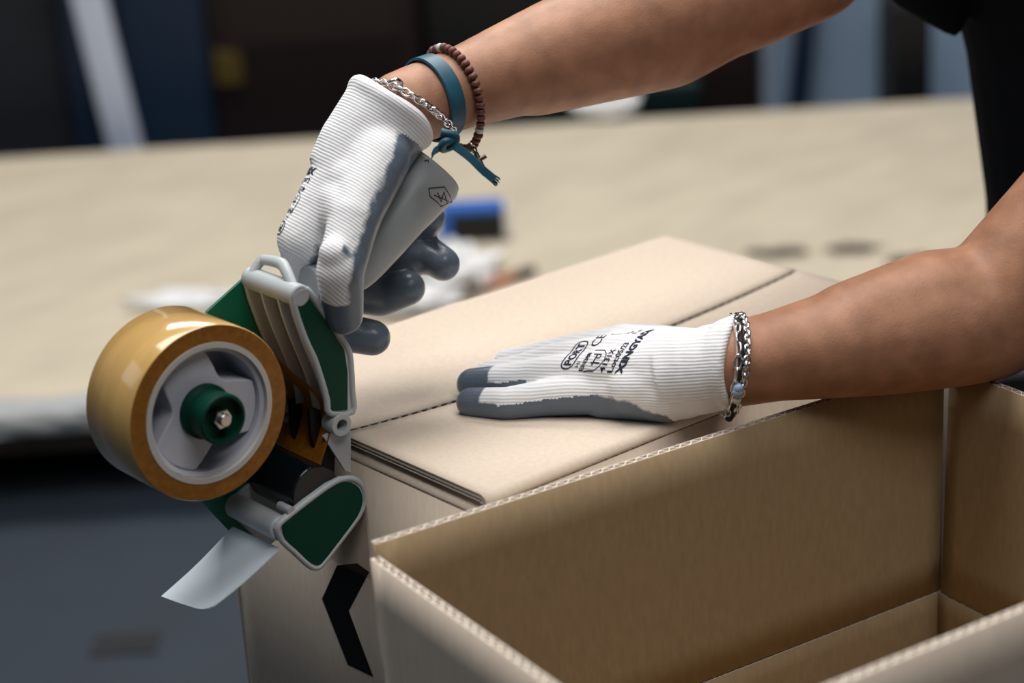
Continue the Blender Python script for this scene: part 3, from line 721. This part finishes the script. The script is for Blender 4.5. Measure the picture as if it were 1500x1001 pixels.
# --- printing on the gloves
font_cache = {}
def text_mesh(txt, size, bold=0.):
    cu = bpy.data.curves.new('t', 'FONT'); cu.body = txt; cu.size = size; cu.offset = bold; cu.resolution_u = 2; cu.fill_mode = 'FRONT'
    o = bpy.data.objects.new('t', cu); C.objects.link(o)
    dg = bpy.context.evaluated_depsgraph_get(); dg.update()
    me = bpy.data.meshes.new_from_object(o.evaluated_get(dg)); bpy.data.objects.remove(o)
    return [v.co.copy() for v in me.vertices], [tuple(p.vertices) for p in me.polygons]
def glove_print(glove, me, org, xd, yd, rows, shapes):
    nd = xd.cross(yd).normalized(); bv = bvh_of(me); vs = []; fs = []
    def put(lst, faces):
        b0 = len(vs); ok = True; tmp = []
        for (x, y) in lst:
            h = bv.ray_cast(org + xd*x + yd*y + nd*.05, -nd)
            if h[0] is None: ok = False; break
            tmp.append(h[0] + h[1]*.00025)
        if ok: vs.extend(tmp); fs.extend([tuple(b0+i for i in f) for f in faces])
    for txt, x0, y0, size, wx, bold in rows:
        for_c = text_mesh(txt, size, bold)
        put([(x0 + p.x*wx, y0 + p.y) for p in for_c[0]], for_c[1])
    for poly, wd in shapes:
        for (a, b_) in zip(poly, poly[1:]):
            a = Vector(a); b_ = Vector(b_); n = max(1, int((b_-a).length/.0015)); d = (b_-a).normalized(); q = Vector((-d.y, d.x))*wd/2
            for i in range(n):
                s0, s1 = a.lerp(b_, i/n), a.lerp(b_, (i+1)/n); put([s0+q, s0-q, s1-q, s1+q], [(0, 1, 2, 3)])
    m = bpy.data.meshes.new('print'); m.from_pydata([tuple(v) for v in vs], [], fs); m.update()
    return link('print', m, M['ink'], glove)
def rrect(x0, y0, x1, y1, r=.002):
    pts = []
    for cx_, cy_, a0 in ((x1-r, y1-r, 0), (x0+r, y1-r, 90), (x0+r, y0+r, 180), (x1-r, y0+r, 270)):
        for k in range(4): pts.append((cx_ + r*math.cos(math.radians(a0+k*30)), cy_ + r*math.sin(math.radians(a0+k*30))))
    return pts + [pts[0]]
PRINT_ROWS = [('PORT', .0025, .0290, .0068, 1.1, .0002), ('CE', .0180, .0195, .0085, 1.15, .0), ('HI', .0020, .0235, .0035, 1.1, .0), ('EN388', .0004, .0195, .0038, 1.05, .0001),
    ('4131X', .0005, .0055, .0046, 1.1, .0001), ('Lot:05/23', .0005, .0002, .0046, 1.15, .0001), ('XINGYADA', .0005, -.0062, .0058, 1.3, .0003), ('SIZE 9', .0300, .0060, .0036, 1.1, .0), ('EN420', .0300, .0015, .0036, 1.1, .0)]
PRINT_SHAPES = [(rrect(.0008, .0275, .0235, .0355, .0035), .0007), ([(.0005, .0188), (.0005, .0125), (.003, .0100), (.007, .0088), (.011, .0100), (.0135, .0125), (.0135, .0188)], .0005),
    ([(.0045, .0108), (.0045, .0165)], .0008), ([(.003, .0150), (.010, .0150)], .0008), ([(.0075, .0150), (.0075, .0125), (.010, .0125), (.010, .0175)], .0006), (rrect(.0300, .0110, .0365, .0170, .0006), .0004)]
f_dir = (LF_['ring'][0][0] - LWr); f_dir.z = 0; f_dir.normalize(); lat = Vector((f_dir.y, -f_dir.x, 0))
if lat.y < 0: lat = -lat
tilt_n = Vector((-.25, -.45, .86)).normalized()
xd = (lat - tilt_n*lat.dot(tilt_n)).normalized(); yd = tilt_n.cross(xd).normalized()
if yd.dot(f_dir) < 0: yd = -yd
glove_print(gloL, gL, onZ(896, 546, .030), xd, yd, PRINT_ROWS, PRINT_SHAPES)
# on the back of the raised hand: seen edge-on at its left outline
kx = (onY(426, 322, .165) - onY(452, 258, .165)).normalized()          # towards the knuckles
back_n = Vector((-.85, .42, .30)).normalized()
yd2 = (kx - back_n*kx.dot(back_n)).normalized(); xd2 = yd2.cross(back_n).normalized()
glove_print(gloR, gR, onY(462, 262, .150) + xd2*.0015, xd2, yd2, PRINT_ROWS, PRINT_SHAPES)

# --- body: both arms, torso, neck and head as one continuous skin
REl = at(1185, -55, 1.36); RSh = Vector((.575, .165, .37))
LEl = at(1446, 462, 1.262); LSh = Vector((.60, -.215, .31))
RWr = onY(590, 160, .149); LWs = onZ(1075, 534, .0345)
bm = bmesh.new()
def limb(pts):
    for (a, ra), (b_, rb) in zip(pts, pts[1:]): capsule(bm, a, ra, b_, rb)
rd = (REl-RWr)
limb([(onY(540, 215, .150), .020), (RWr, .0235), (RWr + rd*.14, .0250), (RWr + rd*.32, .0325), (RWr + rd*.55, .0405), (RWr + rd*.78, .0425), (REl, .0400), (REl.lerp(RSh, .4), .046), (RSh, .058)])
limb([(RWr + rd*.30 + V(0, 0, -.004), .030), (RWr + rd*.62 + V(0, 0, -.010), .038), (RWr + rd*.85, .038)])
ld = (LEl-LWs)
limb([(LWr, .021), (LWs, .0258), (LWs + ld*.16, .0272), (LWs + ld*.38, .0325), (LWs + ld*.62, .0375), (LWs + ld*.85, .0405), (LEl, .0410), (LEl.lerp(LSh, .4), .046), (LSh, .058)])
limb([(LWs + ld*.45 + V(0, 0, .006), .031), (LWs + ld*.8 + V(0, .004, .010), .036), (LEl + V(0, 0, .008), .036)])
def ell(c, rx, ry, n=32, tilt=0.):
    return [c + Vector((math.cos(2*math.pi*j/n)*rx*math.cos(tilt), math.sin(2*math.pi*j/n)*ry, -math.cos(2*math.pi*j/n)*rx*math.sin(tilt))) for j in range(n)]
TOR = [(Vector((.705, -.035, -.12)), .095, .155), (Vector((.69, -.035, .0)), .098, .150), (Vector((.665, -.033, .12)), .098, .150), (Vector((.635, -.03, .24)), .105, .165), (Vector((.610, -.028, .33)), .095, .165), (Vector((.595, -.027, .40)), .060, .10)]
TOR = [(c + V(-.022, .019, 0), a, b_) for c, a, b_ in TOR]
loft(bm, [ell(c, a, b_, 32, .22) for c, a, b_ in TOR])
limb([(RSh, .058), (Vector((.60, -.03, .36)), .07), (LSh, .058)])
nk = Vector((.585, -.027, .40)); hd = Vector((.525, -.027, .555))
limb([(nk, .056), (nk.lerp(hd, .5), .052)])
limb([(hd + V(.015, 0, .02), .080), (hd + V(-.02, 0, -.045), .058)]); limb([(hd + V(-.075, 0, -.012), .012), (hd + V(-.095, 0, -.030), .013)])
for s_ in (-1, 1): limb([(hd + V(.01, s_*.078, .0), .016), (hd + V(.015, s_*.082, -.025), .010)])
limb([(hd + V(-.060, -.02, -.065), .012), (hd + V(-.060, .02, -.065), .012)])
body_me = remesh(bm, .0032, 8)
body = link('body', body_me, M['skin'], person, 180)
bm = bmesh.new()
limb([(hd + V(.025, 0, .032), .084), (hd + V(.045, 0, -.02), .070)]); link('hair', remesh(bm, .004, 4), M['hair'], person, 180)
# T-shirt
bm = bmesh.new()
loft(bm, [ell(c + V(0, 0, 0), a+.014, b_+.014, 32, .22) for c, a, b_ in TOR[:5]] + [ell(TOR[5][0] + V(0, 0, -.02), .075, .105, 32, .22)])
sl = RSh.lerp(REl, .50)
limb([(Vector((.60, .06, .35)), .075), (RSh, .073), (RSh.lerp(REl, .3), .070)])
limb([(RSh.lerp(REl, .25), .068), (at(1397, 40, 1.46), .0075)]); limb([(at(1345, -35, 1.44), .025), (at(1397, 40, 1.46), .0075)]); limb([(at(1415, -50, 1.47), .012), (at(1397, 40, 1.46), .0075)])
limb([(Vector((.61, -.12, .33)), .075), (LSh, .072), (LSh.lerp(LEl, .42), .064)])
shirt_me = remesh(bm, .004, 8)
shirt = link('t_shirt', shirt_me, M['shirt'], person, 180); shirt['label'] = 'black T-shirt'
bm = bmesh.new()
loft(bm, [ell(Vector((.705, -.035, -.02)), .108, .162), ell(Vector((.71, -.035, -.12)), .112, .172), ell(Vector((.715, -.035, -.20)), .105, .170)])
for s_ in (-1, 1): limb([(Vector((.715, -.035+s_*.085, -.18)), .085), (Vector((.70, -.035+s_*.10, -.50)), .062), (Vector((.73, -.035+s_*.10, FLOOR+.08)), .052)])
link('trousers', remesh(bm, .006, 6), M['trousers'], person, 180)
for s_ in (-1, 1):
    bm = bmesh.new(); limb([(Vector((.76, -.035+s_*.10, FLOOR+.045)), .042), (Vector((.62, -.035+s_*.115, FLOOR+.035)), .034)])
    me = remesh(bm, .005, 4); 
    for v in me.vertices: v.co.z = max(v.co.z, FLOOR+.001)
    link('shoe', me, M['shoe'], person, 180)
# ------------------------------------------------------------------ bracelets
bvb = bvh_of(body_me)
def wrist_loop(c, axis, k, off, n=72, hang=0., gx=0.):
    nrm_ = (axis.normalized() + VIEW*k).normalized()
    e1 = nrm_.cross(Vector((0, 0, 1))).normalized(); e2 = nrm_.cross(e1)
    out = []
    for i in range(n):
        a_ = 2*math.pi*i/n; d = e1*math.cos(a_) + e2*math.sin(a_)
        h = bvb.ray_cast(c, d); rad = (h[0]-c).length if h[0] else .03
        rad = min(rad, .05)
        out.append((c + d*(rad+off) + Vector((0, 0, -1))*hang*max(0, -d.z)**1.5, d, nrm_))
    # even out the radius a little
    return [((out[i-1][0]+out[i][0]*2+out[(i+1) % n][0])/4, out[i][1], out[i][2]) for i in range(n)]
def even(pts, step):                          # resample a closed loop at equal spacing
    P = pts + [pts[0]]; L_ = [0]
    for a, b_ in zip(P, P[1:]): L_.append(L_[-1] + (b_-a).length)
    n = int(L_[-1]/step); out = []
    for i in range(n):
        t = L_[-1]*i/n; j = max(0, np.searchsorted(L_, t, side='right')-1); j = min(j, len(P)-2)
        out.append(P[j].lerp(P[j+1], (t-L_[j])/max(1e-9, L_[j+1]-L_[j])))
    return out
def chain_bm(pts, wire, ln, wd, closed=True, twist=.9):
    bm = bmesh.new(); n = len(pts)
    for i in range(n if closed else n-1):
        p, q = pts[i], pts[(i+1) % n]; d = (q-p).normalized(); x, y = frame_of(d); a_ = twist if i % 2 else -twist
        u = x*math.cos(a_) + y*math.sin(a_); c = (p+q)/2
        tube(bm, [c + d*(math.cos(t)*ln) + u*(math.sin(t)*wd) for t in [2*math.pi*j/12 for j in range(12)]], wire, 6, True)
    return bm
rdn = rd.normalized(); ldn = ld.normalized()
# silver chain tucked at the raised cuff
lp = wrist_loop(RWr + rdn*.003, (RW - onY(500, 300, .15)).normalized(), .12, .0034)
o = bm_obj('chain_bracelet', chain_bm(even([p for p, d, n in lp], .0042), .0008, .0032, .0021), M['silver'], person, 180); o['label'] = 'silver chain bracelet at the raised glove cuff'; o['kind'] = 'stuff'
cl = [p for p, d, n in lp]
near = min(cl, key=lambda p: (np.array(p)-np.array(at(553, 128, 1.19))).dot(np.array(p)-np.array(at(553, 128, 1.19))))
bm = bmesh.new(); tube(bm, smooth_line([near + V(-.003, 0, .002), near + V(.001, -.003, .004), near + V(.005, -.003, .001), near + V(.003, -.002, -.002)], 4), .0013, 8); bm_obj('clasp', bm, M['silver'], o, 180)
# teal leather strap with knot and frayed tail
lp = wrist_loop(RWr + rdn*.0215, rdn, .12, .0012)
def ribbon(lst, wd, th, closed=True):
    bm = bmesh.new(); R = []
    for p, d, n in lst: R.append([bm.verts.new(p + n*a*wd/2 + d*b_*th) for a, b_ in ((-1, 0), (-.9, 1), (.9, 1), (1, 0))])
    k = len(R)
    for i in range(k if closed else k-1):
        A, B = R[i], R[(i+1) % k]
        for j in range(4): bm.faces.new((A[j], A[(j+1) % 4], B[(j+1) % 4], B[j]))
    if not closed: bm.faces.new(R[0]); bm.faces.new(R[-1][::-1])
    return bm
strap = bm_obj('leather_strap', ribbon([(p, d, n) for p, d, n in lp], .0108, .0014), M['leather'], person, 50); strap['label'] = 'teal leather strap bracelet with a knotted tail'
kp = at(655, 207, 1.185)
bm = bmesh.new(); tube(bm, smooth_line([kp + V(-.004, .0, .006), kp + V(.003, -.004, .003), kp + V(.004, .0, -.003), kp + V(-.003, .001, -.004), kp + V(-.004, -.003, .001), kp + V(.004, -.003, .0)], 5), .0026, 8); bm_obj('knot', bm, M['leather'], strap, 180)
tl = smooth_line([kp, at(672, 218, 1.183), at(690, 232, 1.183), at(706, 248, 1.184), at(724, 263, 1.186)], 5); side_ = Vector(MB_[1])
bm = ribbon([(p, -VIEW, (Vector(MB_[1])*.8 + Vector(MB_[0])*.5).normalized()) for p in tl], .0050, .0012, False); tail = bm_obj('strap_tail', bm, M['leather'], strap, 50)
bm = bmesh.new()
for k in range(9):
    q = tl[-1] + (Vector(MB_[1])*.8 + Vector(MB_[0])*.5).normalized()*(-.0022 + .00055*k); tube(bm, [q - (tl[-1]-tl[-2]).normalized()*.001, q + (tl[-1]-tl[-2]).normalized()*.003 + Vector((random.uniform(-1, 1), 0, random.uniform(-1, 1)))*.0007], .0003, 5)
bm_obj('fringe', bm, M['leather'], tail)['kind'] = 'stuff'
bm = ribbon([(p, -VIEW, Vector(MB_[1])) for p in smooth_line([kp, at(645, 216, 1.187), at(636, 222, 1.189), at(632, 230, 1.19)], 4)], .0045, .0012, False); bm_obj('strap_tail', bm, M['leather'], strap, 50)
# string of red-brown beads with a small cross
lp = wrist_loop(RWr + rdn*.036, (rdn + V(.0, -.0, .04)).normalized(), .10, .0030, hang=.010)
path = even([p for p, d, n in lp], .0044)
bm = bmesh.new(); tube(bm, path, .0006, 6, True); bb = bm_obj('bead_bracelet', bm, M['cord'], person, 180); bb['label'] = 'red brown bead bracelet with a small cross'
bmesh_bead = bmesh.new(); bmesh.ops.create_uvsphere(bmesh_bead, u_segments=12, v_segments=8, radius=1.0)
for v in bmesh_bead.verts:
    v.co = Vector((v.co.x*.0029, v.co.y*.0029, max(-.0019, min(.0019, v.co.z*.0025))))
meA = bpy.data.meshes.new('bead'); bmesh_bead.to_mesh(meA); bmesh_bead.free(); meA.materials.append(M['bead'])
for p_ in meA.polygons: p_.use_smooth = True
meB = meA.copy(); meB.materials.clear(); meB.materials.append(M['bead_pale'])
for i, p in enumerate(path):
    d = (path[(i+1) % len(path)]-path[i-1]).normalized()
    o = bpy.data.objects.new('bead', meB if i % 13 == 5 else meA); C.objects.link(o)
    o.location = p; o.rotation_euler = d.to_track_quat('Z', 'Y').to_euler(); s_ = random.uniform(.93, 1.08); o.scale = (s_, s_, 1)
    o.parent = bb; o.matrix_parent_inverse = parent_world(bb).inverted()
low = min(path, key=lambda p: p.z - .4*(-p.y))
c0 = at(691, 213, 1.19); c1 = at(697, 224, 1.19)
bm = chain_bm([c0, at(693, 217, 1.19), at(695, 221, 1.19), c1], .0006, .0022, .0014, False); o = bm_obj('pendant_chain', bm, M['bronze'], bb); o['kind'] = 'stuff'
x0, x1 = c1, at(711, 256, 1.19); bm = bmesh.new(); tube(bm, [x0, x1], [.0014, .0019], 8)
cc = x0.lerp(x1, .33); w_ = (Vector(MB_[0])*.86 + Vector(MB_[1])*.50).normalized()
tube(bm, [cc - w_*.0048, cc + w_*.0048], .0014, 8); bm_obj('cross', bm, M['bronze'], bb, 60)['label'] = 'small bronze cross'
# left wrist: curb chain, link chain, cords with pale beads
lp = wrist_loop(LWs + ldn*.0010, (ldn + V(0, 0, -.30)).normalized(), -.26, .0020, hang=.003)
o = bm_obj('curb_chain', chain_bm(even([p for p, d, n in lp], .0033), .0009, .0029, .0021), M['silver'], person, 180); o['label'] = 'silver curb chain on the wrist of the flat hand'; o['kind'] = 'stuff'
lp = wrist_loop(LWs - ldn*.0030, (ldn + V(0, 0, -.28)).normalized(), -.30, .0030, hang=.003)
o = bm_obj('link_chain', chain_bm(even([p for p, d, n in lp], .0075), .0006, .0046, .0020), M['silver'], person, 180); o['label'] = 'silver long-link chain beside the flat glove cuff'; o['kind'] = 'stuff'
lp = wrist_loop(LWs - ldn*.0010, (ldn + V(0, 0, -.25)).normalized(), -.30, .0013, hang=.007)
bm = bmesh.new(); path = [p for p, d, n in lp]; tube(bm, path, .0017, 8, True); cordo = bm_obj('black_cord', bm, M['cord'], person, 180); cordo['label'] = 'black cord bracelet with small pale blue beads'
nearp = lambda x, y: min(path, key=lambda p: (np.array(p)-np.array(at(x, y, 1.19))).dot(np.array(p)-np.array(at(x, y, 1.19))))
for (x, y, mm, rr) in ((1068, 566, 'bead_blue', .0030), (1071, 577, 'bead_blue', .0034), (1086, 598, 'bead_pale', .0028)):
    bm = bmesh.new(); bmesh.ops.create_uvsphere(bm, u_segments=14, v_segments=10, radius=rr, matrix=Matrix.Translation(nearp(x, y) - VIEW*.003)); bm_obj('bead', bm, M[mm], cordo, 180)
lp = wrist_loop(LWs - ldn*.0045, (ldn + V(0, 0, -.25)).normalized(), -.26, .0016)
bm = bmesh.new(); tube(bm, [p for p, d, n in lp], .0009, 6, True); o = bm_obj('pale_cord', bm, M['cord_pale'], person, 180); o['label'] = 'thin pale cord under the chains'
